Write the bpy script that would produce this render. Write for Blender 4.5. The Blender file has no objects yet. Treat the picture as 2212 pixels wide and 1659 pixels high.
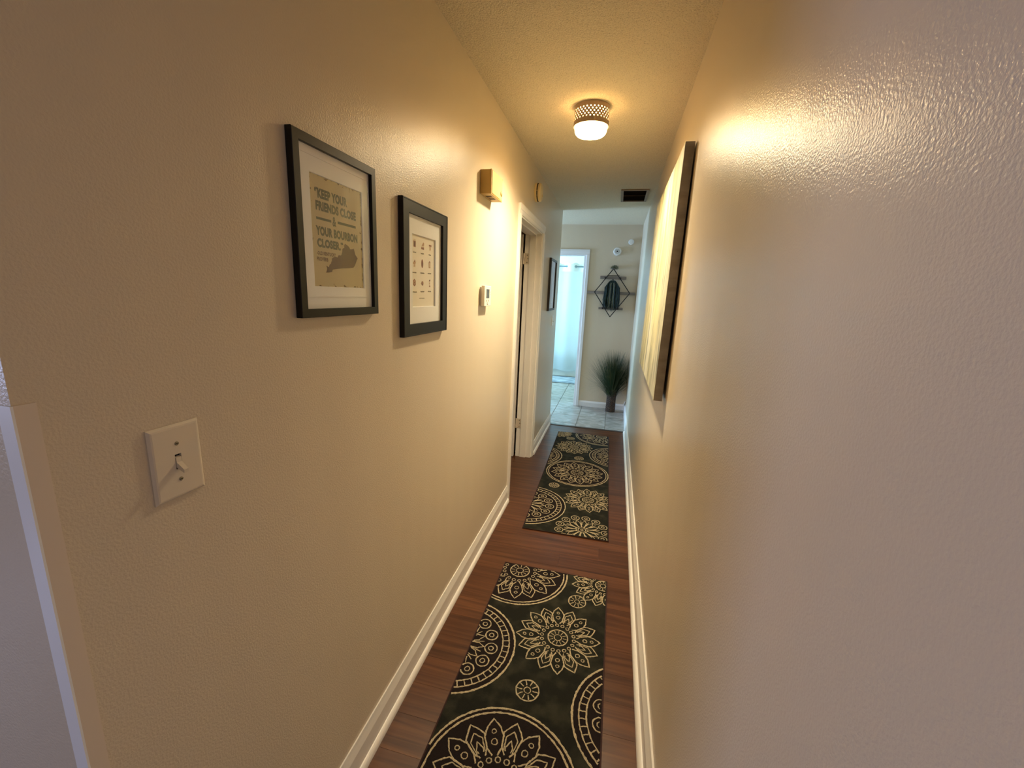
import bpy, bmesh, math, random
from mathutils import Vector, Matrix
rnd = random.Random(7)
SC = bpy.context.scene
COL = SC.collection
PI = math.pi

# ---------------------------------------------------------------- camera, world, daylight, exposure
H = 2.44            # ceiling height
W = 0.908           # hallway width (left wall x=0, right wall x=W); y runs down the hallway
yaw, pit, rol = -0.232861522, -0.212268462, 0.0437108353
fw = Vector((math.sin(yaw)*math.cos(pit), math.cos(yaw)*math.cos(pit), math.sin(pit)))
r0 = Vector((math.cos(yaw), -math.sin(yaw), 0)); u0 = r0.cross(fw)
rt = r0*math.cos(rol) + u0*math.sin(rol); up = rt.cross(fw)
cam = bpy.data.cameras.new('camera'); cam.sensor_fit = 'HORIZONTAL'; cam.sensor_width = 36
cam.lens = 903.2*36/2212; cam.clip_start = 0.02; cam.clip_end = 100
camo = bpy.data.objects.new('camera', cam); COL.objects.link(camo)
M = Matrix((rt, up, -fw)).transposed().to_4x4(); M.translation = Vector((0.669, 0, 1.514))
camo.matrix_world = M
SC.camera = camo

SC.view_settings.view_transform = 'Standard'
SC.view_settings.look = 'None'
SC.view_settings.gamma = 1.0
SC.view_settings.use_curve_mapping = False
SC.view_settings.exposure = 0.0

wd = bpy.data.worlds.new('world'); SC.world = wd; wd.use_nodes = True
bg = wd.node_tree.nodes['Background']; bg.inputs[0].default_value = (0.55, 0.75, 1.0, 1); bg.inputs[1].default_value = 0.6

def area(name, loc, direction, sx, sy, power, color):
    l = bpy.data.lights.new(name, 'AREA'); l.shape = 'RECTANGLE'; l.size = sx; l.size_y = sy
    l.energy = power; l.color = color
    o = bpy.data.objects.new(name, l); COL.objects.link(o); o.location = loc
    o.rotation_euler = Vector(direction).to_track_quat('-Z', 'Y').to_euler(); return o
# daylight just outside the windows
area('daylight_bathroom', (-1.66, 7.55, 1.62), (1, 0, -0.45), 1.55, 1.25, 205, (0.385, 0.755, 1.0))
area('daylight_passage', (-2.72, 5.36, 1.45), (1, 0, -0.05), 0.62, 1.2, 132, (0.365, 0.615, 1.0))
area('daylight_living_room', (-4.25, -2.0, 1.45), (1, 0, -0.1), 2.1, 1.3, 112, (0.56, 0.64, 1.0))

# ---------------------------------------------------------------- materials
def mat(name, color, rough=0.5, bump=None, spec=0.5, metal=0.0, var=None, emis=None, coat=0):
    m = bpy.data.materials.new(name); m.use_nodes = True
    nt = m.node_tree; b = nt.nodes['Principled BSDF']
    b.inputs['Base Color'].default_value = (*color, 1); b.inputs['Roughness'].default_value = rough
    b.inputs['Metallic'].default_value = metal; b.inputs['Specular IOR Level'].default_value = spec
    if coat: b.inputs['Coat Weight'].default_value = coat
    tc = nt.nodes.new('ShaderNodeTexCoord')
    if emis:
        b.inputs['Emission Color'].default_value = (*emis[0], 1); b.inputs['Emission Strength'].default_value = emis[1]
    if var:   # (scale vector, color2, detail, low, high)
        mp = nt.nodes.new('ShaderNodeMapping'); mp.inputs['Scale'].default_value = var[0]
        nz = nt.nodes.new('ShaderNodeTexNoise'); nz.inputs['Scale'].default_value = 1; nz.inputs['Detail'].default_value = var[2]
        cr = nt.nodes.new('ShaderNodeValToRGB'); cr.color_ramp.elements[0].position = var[3]; cr.color_ramp.elements[1].position = var[4]
        cr.color_ramp.elements[0].color = (*color, 1); cr.color_ramp.elements[1].color = (*var[1], 1)
        nt.links.new(tc.outputs['Object'], mp.inputs[0]); nt.links.new(mp.outputs[0], nz.inputs['Vector'])
        nt.links.new(nz.outputs['Fac'], cr.inputs[0]); nt.links.new(cr.outputs[0], b.inputs['Base Color'])
    if bump:  # list of (scale, strength, distance, detail)
        prev = None
        for sc, st, di, de in bump:
            nz = nt.nodes.new('ShaderNodeTexNoise'); nz.inputs['Detail'].default_value = de
            mp = nt.nodes.new('ShaderNodeMapping'); mp.inputs['Scale'].default_value = sc if isinstance(sc, tuple) else (sc, sc, sc); nz.inputs['Scale'].default_value = 1
            nt.links.new(tc.outputs['Object'], mp.inputs[0]); nt.links.new(mp.outputs[0], nz.inputs['Vector'])
            bp = nt.nodes.new('ShaderNodeBump'); bp.inputs['Strength'].default_value = st; bp.inputs['Distance'].default_value = di
            nt.links.new(nz.outputs['Fac'], bp.inputs['Height'])
            if prev: nt.links.new(prev.outputs[0], bp.inputs['Normal'])
            prev = bp
        nt.links.new(prev.outputs[0], b.inputs['Normal'])
    return m

M_wall = mat('greige_semigloss_paint', (0.68, 0.572, 0.43), 0.31, [((5, 5, .9), 0.5, 0.008, 1), (250, 1.0, 0.0007, 2)], 0.30)
M_ceil = mat('stippled_ceiling_paint', (0.80, 0.70, 0.52), 0.9, [(160, 1.0, 0.005, 3)], 0.2, var=((230, 230, 230), (0.46, 0.38, 0.26), 2, 0.52, 0.78))  # dark flecks put the shade of the stipple pits into the colour
M_trim = mat('white_trim_paint', (0.86, 0.81, 0.76), 0.38)
M_trim2 = mat('cool_white_trim_paint', (0.80, 0.79, 0.78), 0.4)
M_door = mat('white_door_paint', (0.80, 0.74, 0.70), 0.42)
M_guard = mat('painted_guard', (0.74, 0.62, 0.50), 0.5)
M_guard2 = mat('guard_gloss_side', (0.90, 0.88, 0.86), 0.3)  # front flange lighter than the hall side, its gloss put into the colour
M_black = mat('black_frame_lacquer', (0.010, 0.008, 0.006), 0.38, spec=0.28)
M_black2 = mat('dark_walnut_frame', (0.020, 0.012, 0.008), 0.35)
M_mat = mat('white_mat_board', (0.86, 0.84, 0.80), 0.8)
M_paper2 = mat('cream_print_paper', (0.80, 0.73, 0.58), 0.8)
M_ink = mat('olive_ink', (0.105, 0.098, 0.048), 0.8)
M_ink2 = mat('brown_ink', (0.15, 0.085, 0.045), 0.8)
M_ink3 = mat('grey_ink', (0.30, 0.25, 0.17), 0.8)
M_plate = mat('ivory_switch_plastic', (0.74, 0.64, 0.50), 0.4)
M_platew = mat('white_switch_plastic', (0.85, 0.85, 0.82), 0.35)
M_screw = mat('painted_screw_metal', (0.30, 0.26, 0.18), 0.4, metal=0.6)
M_dark = mat('dark_slot', (0.01, 0.008, 0.006), 0.9)
M_chime = mat('yellowed_plastic', (0.56, 0.36, 0.095), 0.45)
M_chime2 = mat('yellowed_grille', (0.72, 0.50, 0.17), 0.5)
M_therm = mat('thermostat_plastic', (0.82, 0.76, 0.66), 0.4)
M_screen = mat('lcd_screen', (0.08, 0.085, 0.07), 0.2)
M_smoke = mat('aged_cream_plastic', (0.78, 0.62, 0.34), 0.5)
M_white = mat('white_plastic', (0.80, 0.79, 0.76), 0.4)
M_iron = mat('black_iron_wire', (0.02, 0.018, 0.016), 0.5, metal=0.4)
M_plank = mat('weathered_shelf_wood', (0.19, 0.15, 0.125), 0.8, var=((3, 60, 60), (0.30, 0.25, 0.21), 4, 0.35, 0.7))
M_tassel = mat('dark_green_foliage', (0.008, 0.020, 0.014), 0.6, var=((25, 25, 25), (0.035, 0.065, 0.040), 2, 0.45, 0.75))
M_tassel2 = mat('dry_stems', (0.20, 0.20, 0.13), 0.7)
M_moss = mat('dried_moss', (0.16, 0.17, 0.11), 0.9, var=((120, 120, 120), (0.30, 0.30, 0.21), 2, 0.4, 0.7))
M_grassa = mat('grass_blades', (0.016, 0.036, 0.010), 0.5, var=((9, 9, 9), (0.06, 0.085, 0.028), 2, 0.42, 0.72))
M_grassb = mat('broad_green_blades', (0.012, 0.075, 0.022), 0.5)
M_grassc = mat('straw_tips', (0.21, 0.15, 0.05), 0.6)
M_vase = mat('brown_woven_rattan', (0.030, 0.014, 0.008), 0.5, var=((160, 160, 90), (0.22, 0.13, 0.06), 1, 0.56, 0.70))
M_rod = mat('dull_chrome', (0.25, 0.35, 0.42), 0.3, metal=0.8)
M_curt = mat('white_curtain_cloth', (0.66, 0.71, 0.73), 0.8, [(500, 0.2, 0.001, 2)])
M_curt.node_tree.nodes['Principled BSDF'].inputs['Subsurface Weight'].default_value = 0.0
def translucent(m, f):
    nt = m.node_tree; b = nt.nodes['Principled BSDF']; out = nt.nodes['Material Output']; t = nt.nodes.new('ShaderNodeBsdfTranslucent')
    t.inputs[0].default_value = b.inputs['Base Color'].default_value; mx = nt.nodes.new('ShaderNodeMixShader'); mx.inputs[0].default_value = f
    nt.links.new(b.outputs[0], mx.inputs[1]); nt.links.new(t.outputs[0], mx.inputs[2]); nt.links.new(mx.outputs[0], out.inputs[0])
translucent(M_curt, .45)
M_curtb = mat('curtain_header_band', (0.74, 0.79, 0.81), 0.7)
M_tub = mat('tub_enamel', (0.80, 0.82, 0.82), 0.2)
M_bmat = mat('marled_bath_mat', (0.14, 0.17, 0.20), 0.95, [(220, 0.8, 0.003, 3)], var=((5, 26, 10), (0.42, 0.46, 0.49), 5, 0.40, 0.60))
M_bmat2 = mat('bath_mat_stripe', (0.10, 0.12, 0.14), 0.95)
M_grout = mat('pale_grout', (0.50, 0.47, 0.42), 0.85)
M_vent = mat('brown_enamel_grille', (0.26, 0.19, 0.125), 0.5)
M_ventd = mat('duct_dark', (0.02, 0.012, 0.01), 0.8)
M_hinge = mat('painted_hinge_metal', (0.72, 0.62, 0.50), 0.35, metal=0.2)
M_brass = mat('tarnished_brass', (0.25, 0.17, 0.07), 0.4, metal=0.7)
M_strip = mat('dark_transition_strip', (0.05, 0.035, 0.03), 0.4)
M_rugbind = mat('dark_red_binding', (0.035, 0.009, 0.009), 0.9)
M_rug = mat('black_rug_pile', (0.012, 0.012, 0.009), 0.95, [(500, 0.8, 0.003, 2)], spec=0.2,
            var=((14, 14, 14), (0.034, 0.033, 0.022), 5, 0.45, 0.68))
M_rugd = mat('black_rug_pile_inside', (0.013, 0.008, 0.008), 0.95, [(500, 0.8, 0.003, 2)], spec=0.2)
M_yarn = mat('cream_rug_yarn', (0.42, 0.33, 0.20), 0.95, [(700, 1.0, 0.002, 2)], spec=0.2,
             var=((260, 260, 260), (0.62, 0.52, 0.35), 1, 0.35, 0.6))
M_canside = mat('grey_canvas_edge', (0.25, 0.225, 0.20), 0.7, var=((30, 30, 9), (0.36, 0.33, 0.29), 4, 0.4, 0.75))
M_drum = mat('perforated_bronze_metal', (0.36, 0.27, 0.20), 0.4, metal=0.3)
M_base = mat('fixture_base_enamel', (0.75, 0.70, 0.62), 0.4)
LAMP_C = (1.0, 0.66, 0.27)
M_opal = mat('lit_opal_glass', (1, 1, 1), 0.3, emis=((1.0, 0.60, 0.22), 1.0))
GLASS_SIDE, GLASS_BOTTOM = 12.0, 100.0      # the bulb points down, so the bottom of the opal bowl is its brightest part
_nt = M_opal.node_tree; _tc = [n for n in _nt.nodes if n.type == 'TEX_COORD'][0]; _sx = _nt.nodes.new('ShaderNodeSeparateXYZ')
_mr = _nt.nodes.new('ShaderNodeMapRange'); _mr.name = 'bowl_strength'; _nt.links.new(_tc.outputs['Object'], _sx.inputs[0]); _nt.links.new(_sx.outputs[2], _mr.inputs['Value'])
_mr.inputs['From Min'].default_value = -.123; _mr.inputs['From Max'].default_value = -.129
_mr.inputs['To Min'].default_value = GLASS_SIDE; _mr.inputs['To Max'].default_value = GLASS_BOTTOM
_nt.links.new(_mr.outputs[0], _nt.nodes['Principled BSDF'].inputs['Emission Strength'])
M_winf = mat('window_frame_white', (0.8, 0.8, 0.8), 0.4)

def glass_mat(name):
    m = bpy.data.materials.new(name); m.use_nodes = True; nt = m.node_tree
    for n in list(nt.nodes): nt.nodes.remove(n)
    o = nt.nodes.new('ShaderNodeOutputMaterial'); mx = nt.nodes.new('ShaderNodeMixShader')
    tr = nt.nodes.new('ShaderNodeBsdfTransparent'); gl = nt.nodes.new('ShaderNodeBsdfGlossy'); gl.inputs['Roughness'].default_value = 0.03
    fr = nt.nodes.new('ShaderNodeFresnel'); fr.inputs['IOR'].default_value = 1.35
    ge = nt.nodes.new('ShaderNodeNewGeometry'); mu = nt.nodes.new('ShaderNodeMath'); mu.operation = 'MULTIPLY_ADD'   # reflect at the outer face only
    inv = nt.nodes.new('ShaderNodeMath'); inv.operation = 'SUBTRACT'; inv.inputs[0].default_value = 1; nt.links.new(ge.outputs['Backfacing'], inv.inputs[1])
    mu.operation = 'MULTIPLY'; nt.links.new(fr.outputs[0], mu.inputs[0]); nt.links.new(inv.outputs[0], mu.inputs[1])
    nt.links.new(mu.outputs[0], mx.inputs[0]); nt.links.new(tr.outputs[0], mx.inputs[1]); nt.links.new(gl.outputs[0], mx.inputs[2])
    nt.links.new(mx.outputs[0], o.inputs[0]); return m
M_glass = glass_mat('clear_pane')

def wood_mat():
    m = bpy.data.materials.new('walnut_laminate'); m.use_nodes = True; nt = m.node_tree; b = nt.nodes['Principled BSDF']
    tc = nt.nodes.new('ShaderNodeTexCoord'); oi = nt.nodes.new('ShaderNodeObjectInfo')
    mul = nt.nodes.new('ShaderNodeMath'); mul.operation = 'MULTIPLY'; mul.inputs[1].default_value = 37
    cmb = nt.nodes.new('ShaderNodeCombineXYZ'); add = nt.nodes.new('ShaderNodeVectorMath'); add.operation = 'ADD'
    nt.links.new(oi.outputs['Random'], mul.inputs[0]); nt.links.new(mul.outputs[0], cmb.inputs[0]); nt.links.new(mul.outputs[0], cmb.inputs[1])
    nt.links.new(tc.outputs['Object'], add.inputs[0]); nt.links.new(cmb.outputs[0], add.inputs[1])
    mp = nt.nodes.new('ShaderNodeMapping'); mp.inputs['Scale'].default_value = (1.5, 34, 10); nt.links.new(add.outputs[0], mp.inputs[0])
    nz = nt.nodes.new('ShaderNodeTexNoise'); nz.inputs['Scale'].default_value = 1; nz.inputs['Detail'].default_value = 5; nz.inputs['Distortion'].default_value = 1.0
    nt.links.new(mp.outputs[0], nz.inputs['Vector'])
    cr = nt.nodes.new('ShaderNodeValToRGB'); e = cr.color_ramp.elements
    e[0].position = .3; e[0].color = (0.060, 0.019, 0.007, 1); e[1].position = .72; e[1].color = (0.165, 0.062, 0.024, 1)
    k = e.new(.5); k.color = (0.105, 0.037, 0.015, 1)
    nt.links.new(nz.outputs['Fac'], cr.inputs[0])
    hs = nt.nodes.new('ShaderNodeHueSaturation'); mr = nt.nodes.new('ShaderNodeMapRange')
    mr.inputs['To Min'].default_value = 0.78; mr.inputs['To Max'].default_value = 0.98
    nt.links.new(oi.outputs['Random'], mr.inputs['Value']); nt.links.new(mr.outputs[0], hs.inputs['Value']); nt.links.new(cr.outputs[0], hs.inputs['Color'])
    nt.links.new(hs.outputs[0], b.inputs['Base Color'])
    b.inputs['Roughness'].default_value = 0.33; b.inputs['Specular IOR Level'].default_value = 0.35
    bp = nt.nodes.new('ShaderNodeBump'); bp.inputs['Strength'].default_value = .25; bp.inputs['Distance'].default_value = .001
    nt.links.new(nz.outputs['Fac'], bp.inputs['Height']); nt.links.new(bp.outputs[0], b.inputs['Normal']); return m
M_wood = wood_mat()

def tile_mat():
    m = bpy.data.materials.new('grey_stone_tile'); m.use_nodes = True; nt = m.node_tree; b = nt.nodes['Principled BSDF']
    tc = nt.nodes.new('ShaderNodeTexCoord'); oi = nt.nodes.new('ShaderNodeObjectInfo')
    mul = nt.nodes.new('ShaderNodeMath'); mul.operation = 'MULTIPLY'; mul.inputs[1].default_value = 53
    cmb = nt.nodes.new('ShaderNodeCombineXYZ'); add = nt.nodes.new('ShaderNodeVectorMath'); add.operation = 'ADD'
    nt.links.new(oi.outputs['Random'], mul.inputs[0]); nt.links.new(mul.outputs[0], cmb.inputs[2])
    nt.links.new(tc.outputs['Object'], add.inputs[0]); nt.links.new(cmb.outputs[0], add.inputs[1])
    mp = nt.nodes.new('ShaderNodeMapping'); mp.inputs['Scale'].default_value = (5, 9, 5); mp.inputs['Rotation'].default_value = (0, 0, .3); nt.links.new(add.outputs[0], mp.inputs[0])
    nz = nt.nodes.new('ShaderNodeTexNoise'); nz.inputs['Scale'].default_value = 1; nz.inputs['Detail'].default_value = 7; nz.inputs['Distortion'].default_value = 1.5
    nt.links.new(mp.outputs[0], nz.inputs['Vector'])
    cr = nt.nodes.new('ShaderNodeValToRGB'); e = cr.color_ramp.elements
    e[0].position = .3; e[0].color = (0.21, 0.185, 0.155, 1); e[1].position = .72; e[1].color = (0.46, 0.43, 0.38, 1)
    nt.links.new(nz.outputs['Fac'], cr.inputs[0]); nt.links.new(cr.outputs[0], b.inputs['Base Color'])
    b.inputs['Roughness'].default_value = 0.2; return m
M_tile = tile_mat()

def canvas_mat():
    m = bpy.data.materials.new('abstract_painting'); m.use_nodes = True; nt = m.node_tree; b = nt.nodes['Principled BSDF']
    tc = nt.nodes.new('ShaderNodeTexCoord')
    def noise(scale, det, dist=0.6):
        mp = nt.nodes.new('ShaderNodeMapping'); mp.inputs['Scale'].default_value = scale; nt.links.new(tc.outputs['Object'], mp.inputs[0])
        nz = nt.nodes.new('ShaderNodeTexNoise'); nz.inputs['Scale'].default_value = 1; nz.inputs['Detail'].default_value = det
        nz.inputs['Distortion'].default_value = dist; nt.links.new(mp.outputs[0], nz.inputs['Vector']); return nz
    a = noise((3, 1.1, 3), 3); c2 = noise((16, 2.2, 3), 7, 1.0)
    r1 = nt.nodes.new('ShaderNodeValToRGB'); e = r1.color_ramp.elements
    e[0].position = .35; e[0].color = (0.50, 0.45, 0.20, 1); e[1].position = .62; e[1].color = (0.52, 0.51, 0.40, 1)
    nt.links.new(a.outputs['Fac'], r1.inputs[0])
    r2 = nt.nodes.new('ShaderNodeValToRGB'); e = r2.color_ramp.elements
    e[0].position = .50; e[0].color = (0, 0, 0, 1); e[1].position = .66; e[1].color = (.9, .9, .9, 1)
    nt.links.new(c2.outputs['Fac'], r2.inputs[0])
    mx = nt.nodes.new('ShaderNodeMixRGB'); mx.inputs[2].default_value = (0.13, 0.14, 0.12, 1)
    nt.links.new(r2.outputs[0], mx.inputs[0]); nt.links.new(r1.outputs[0], mx.inputs[1]); nt.links.new(mx.outputs[0], b.inputs['Base Color'])
    b.inputs['Roughness'].default_value = .6; return m
M_canvas = canvas_mat()

def poster_mat():   # aged paper: brown wear creeping in from the sheet's edges (sheet 0.193 x 0.241, origin at its lower-left corner)
    m = bpy.data.materials.new('aged_kraft_print'); m.use_nodes = True; nt = m.node_tree; b = nt.nodes['Principled BSDF']
    tc = nt.nodes.new('ShaderNodeTexCoord'); sp = nt.nodes.new('ShaderNodeSeparateXYZ'); nt.links.new(tc.outputs['Object'], sp.inputs[0])
    def mth(op, a, b_=None):
        n = nt.nodes.new('ShaderNodeMath'); n.operation = op
        for i, v in enumerate((a, b_)):
            if v is None: continue
            if isinstance(v, (int, float)): n.inputs[i].default_value = v
            else: nt.links.new(v, n.inputs[i])
        return n.outputs[0]
    d = mth('MINIMUM', mth('SUBTRACT', 0.193, sp.outputs[0]), mth('MINIMUM', sp.outputs[1], mth('SUBTRACT', 0.241, sp.outputs[1])))
    d = mth('MINIMUM', d, mth('ADD', sp.outputs[0], 0.003))
    nz = nt.nodes.new('ShaderNodeTexNoise'); nz.inputs['Scale'].default_value = 75; nz.inputs['Detail'].default_value = 7; nt.links.new(tc.outputs['Object'], nz.inputs['Vector'])
    th = mth('MULTIPLY', mth('MAXIMUM', mth('SUBTRACT', nz.outputs['Fac'], 0.52), 0.0), 0.055)
    f = mth('LESS_THAN', d, mth('ADD', th, 0.0008))
    mx = nt.nodes.new('ShaderNodeMixRGB'); mx.inputs[1].default_value = (0.54, 0.44, 0.25, 1); mx.inputs[2].default_value = (0.17, 0.11, 0.05, 1)
    nt.links.new(f, mx.inputs[0]); nt.links.new(mx.outputs[0], b.inputs['Base Color']); b.inputs['Roughness'].default_value = .8; return m
M_poster = poster_mat()

# ---------------------------------------------------------------- helpers
def obj(name, vf, m, parent=None, smooth=False, kind=None, label=None):
    me = bpy.data.meshes.new(name)
    if isinstance(vf, bmesh.types.BMesh): vf.to_mesh(me); vf.free()
    else: me.from_pydata(vf[0], [], vf[1]); me.validate()
    bm = bmesh.new(); bm.from_mesh(me); bmesh.ops.recalc_face_normals(bm, faces=bm.faces); bm.to_mesh(me); bm.free()
    if m: me.materials.append(m)
    if smooth:
        for p in me.polygons: p.use_smooth = True
    o = bpy.data.objects.new(name, me); COL.objects.link(o)
    if parent: o.parent = parent
    if kind: o['kind'] = kind
    if label: o['label'] = label
    return o
def tag(o, label, cat, group=None):
    o['label'] = label; o['category'] = cat
    if group: o['group'] = group
    return o
def thing(name, label, cat, mw=None, loc=None, group=None):
    o = bpy.data.objects.new(name, None); o.empty_display_size = 0.05; COL.objects.link(o)
    if mw is not None: o.matrix_world = mw
    if loc is not None: o.location = loc
    return tag(o, label, cat, group)
def frame_at(u, w, p):       # local X=u, Z=w, Y=Z-cross: a wall-mounted local frame
    u = Vector(u); w = Vector(w); v = w.cross(u)
    m = Matrix((u, v, w)).transposed().to_4x4(); m.translation = Vector(p); return m
def onleft(y, z, x=0.0): return frame_at((0, 1, 0), (1, 0, 0), (x, y, z))
def onright(y, z, x=W): return frame_at((0, -1, 0), (-1, 0, 0), (x, y, z))
def onfar(x, z, y=5.83): return frame_at((1, 0, 0), (0, -1, 0), (x, y, z))
class G:
    def __init__(s): s.v = []; s.f = []
    def box(s, a, b):
        n = len(s.v); (x0, y0, z0), (x1, y1, z1) = a, b
        s.v += [(x0,y0,z0),(x1,y0,z0),(x1,y1,z0),(x0,y1,z0),(x0,y0,z1),(x1,y0,z1),(x1,y1,z1),(x0,y1,z1)]
        s.f += [tuple(n+i for i in q) for q in ((0,3,2,1),(4,5,6,7),(0,1,5,4),(1,2,6,5),(2,3,7,6),(3,0,4,7))]; return s
    def cbox(s, a, b, c):     # box whose top (+z) edges are chamfered by c
        n = len(s.v); (x0, y0, z0), (x1, y1, z1) = a, b
        s.v += [(x0,y0,z0),(x1,y0,z0),(x1,y1,z0),(x0,y1,z0),(x0,y0,z1-c),(x1,y0,z1-c),(x1,y1,z1-c),(x0,y1,z1-c),
                (x0+c,y0+c,z1),(x1-c,y0+c,z1),(x1-c,y1-c,z1),(x0+c,y1-c,z1)]
        s.f += [tuple(n+i for i in q) for q in ((0,3,2,1),(8,9,10,11),(0,1,5,4),(1,2,6,5),(2,3,7,6),(3,0,4,7),(4,5,9,8),(5,6,10,9),(6,7,11,10),(7,4,8,11))]; return s
    def prism(s, pts, z0, z1):
        n = len(s.v); k = len(pts)
        s.v += [(x, y, z0) for x, y in pts] + [(x, y, z1) for x, y in pts]
        s.f += [tuple(n+i for i in range(k-1, -1, -1)), tuple(n+k+i for i in range(k))]
        s.f += [(n+i, n+(i+1) % k, n+k+(i+1) % k, n+k+i) for i in range(k)]; return s
    def lathe(s, prof, c=(0, 0, 0), seg=32, a0=0, a1=2*PI, cap=True):
        n = len(s.v); k = len(prof)
        for i in range(seg):
            a = 2*PI*i/seg
            for r, z in prof: s.v.append((c[0]+r*math.cos(a), c[1]+r*math.sin(a), c[2]+z))
        for i in range(seg):
            j = (i+1) % seg
            for q in range(k-1): s.f.append((n+i*k+q, n+j*k+q, n+j*k+q+1, n+i*k+q+1))
        if cap:
            for q in (0, k-1):
                if prof[q][0] > 1e-5: s.f.append(tuple(n+i*k+q for i in range(seg)))
        return s
    def tube(s, pts, r, seg=6, close=False):
        P = [Vector(p) for p in pts]; n = len(s.v); K = len(P)
        for i, p in enumerate(P):
            t = (P[(i+1) % K]-P[i-1]) if close else (P[min(i+1, K-1)]-P[max(i-1, 0)])
            t.normalize(); a = Vector((0, 0, 1)) if abs(t.z) < .9 else Vector((1, 0, 0))
            e1 = t.cross(a).normalized(); e2 = t.cross(e1); rr = r[i] if isinstance(r, (list, tuple)) else r
            for q in range(seg):
                an = 2*PI*q/seg; s.v.append(tuple(p+e1*rr*math.cos(an)+e2*rr*math.sin(an)))
        for i in range(K if close else K-1):
            j = (i+1) % K
            for q in range(seg): s.f.append((n+i*seg+q, n+i*seg+(q+1) % seg, n+j*seg+(q+1) % seg, n+j*seg+q))
        if not close: s.f += [tuple(n+q for q in range(seg)), tuple(n+(K-1)*seg+q for q in range(seg))]
        return s
    @property
    def m(s): return (s.v, s.f)
def bev(o, w, seg=2):
    b = o.modifiers.new('bevel', 'BEVEL'); b.width = w; b.segments = seg; b.limit_method = 'ANGLE'; return o
def struct(name, g, m, parent=None, **k):
    o = obj(name, g.m if isinstance(g, G) else g, m, parent, **k)
    if not parent: o['kind'] = 'structure'
    return o
def extrude(prof, p0, p1, out):
    """profile [(distance out of wall, z)] swept from p0 to p1 (xy points); out = unit xy vector out of the wall"""
    g = G(); k = len(prof)
    for p in (p0, p1): g.v += [(p[0]+out[0]*d, p[1]+out[1]*d, z) for d, z in prof]
    g.f = [tuple(range(k)), tuple(range(2*k-1, k-1, -1))] + [(i, (i+1) % k, k+(i+1) % k, k+i) for i in range(k)]
    return g

# ---------------------------------------------------------------- room shell
END = 4.9; FAR = 5.83; T = 0.14
D0, D1, DH = 2.852, 3.70, 2.035       # side door opening in the left wall
g = G()
g.box((-T, .316, 0), (0, D0, H)); g.box((-T, D0, DH), (0, D1, H)); g.box((-T, D1, 0), (0, END, H))
struct('wall_left', g, M_wall)
struct('wall_entry', G().box((-4.1, .316, 0), (-T, .436, H)), M_wall)
struct('wall_right', G().box((W, -3.6, 0), (W+.12, 8.9, H)), M_wall)
g = G(); B0, B1, BH = -.56, .207, 2.048
g.box((-2.6, FAR, 0), (B0, FAR+.115, H)); g.box((B0, FAR, BH), (B1, FAR+.115, H)); g.box((B1, FAR, 0), (W, FAR+.115, H))
struct('wall_far', g, M_wall)
# side room behind the left wall
struct('wall_side_room_back', G().box((-2.6, 4.76, 0), (-T, END, H)), M_wall)
struct('wall_side_room_left', G().box((-2.6, .436, 0), (-2.5, 4.76, H)), M_wall)
# passage end wall with a window, bathroom walls
def wall_with_window(name, x, y0, y1, wy0, wy1, wz0, wz1, m, t=.1):
    g = G(); g.box((x-t, y0, 0), (x, wy0, H)); g.box((x-t, wy1, 0), (x, y1, H)); g.box((x-t, wy0, 0), (x, wy1, wz0)); g.box((x-t, wy0, wz1), (x, wy1, H))
    return struct(name, g, m)
def window(name, x, y0, y1, z0, z1):
    w = bpy.data.objects.new(name, None); COL.objects.link(w); w['kind'] = 'structure'; w.location = (x, y0, z0)
    a, b = y1-y0, z1-z0; f = .045; g = G()
    g.box((-.07, 0, 0), (-.02, f, b)); g.box((-.07, a-f, 0), (-.02, a, b)); g.box((-.07, f, 0), (-.02, a-f, f)); g.box((-.07, f, b-f), (-.02, a-f, b)); g.box((-.07, f, b/2-.02), (-.02, a-f, b/2+.02))
    obj('window_frame', g.m, M_winf, w)
    obj('pane', G().box((-.05, f, f), (-.046, a-f, b/2-.02)).m, M_glass, w); obj('pane', G().box((-.05, f, b/2+.02), (-.046, a-f, b-f)).m, M_glass, w)
wall_with_window('wall_passage_end', -2.5, END, FAR, 5.02, 5.70, .85, 2.1, M_wall); window('window_1', -2.5, 5.02, 5.70, .85, 2.1)
wall_with_window('wall_bathroom_left', -1.45, FAR+.115, 8.9, 6.75, 8.35, .95, 2.25, M_wall); window('window_2', -1.45, 6.75, 8.35, .95, 2.25)
struct('wall_bathroom_back', G().box((-1.45, 8.75, 0), (W, 8.9, H)), M_trim2)
# living room behind the camera
wall_with_window('wall_living_left', -4.0, -3.5, .316, -3.1, -.9, .75, 2.1, M_wall); window('window_3', -4.0, -3.1, -.9, .75, 2.1)
struct('wall_back', G().box((-4.1, -3.6, 0), (W, -3.5, H)), M_wall)
g = G().box((-4.1, -3.6, H), (W+.12, 8.9, H+.1)); struct('ceiling', g, M_ceil)

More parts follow.
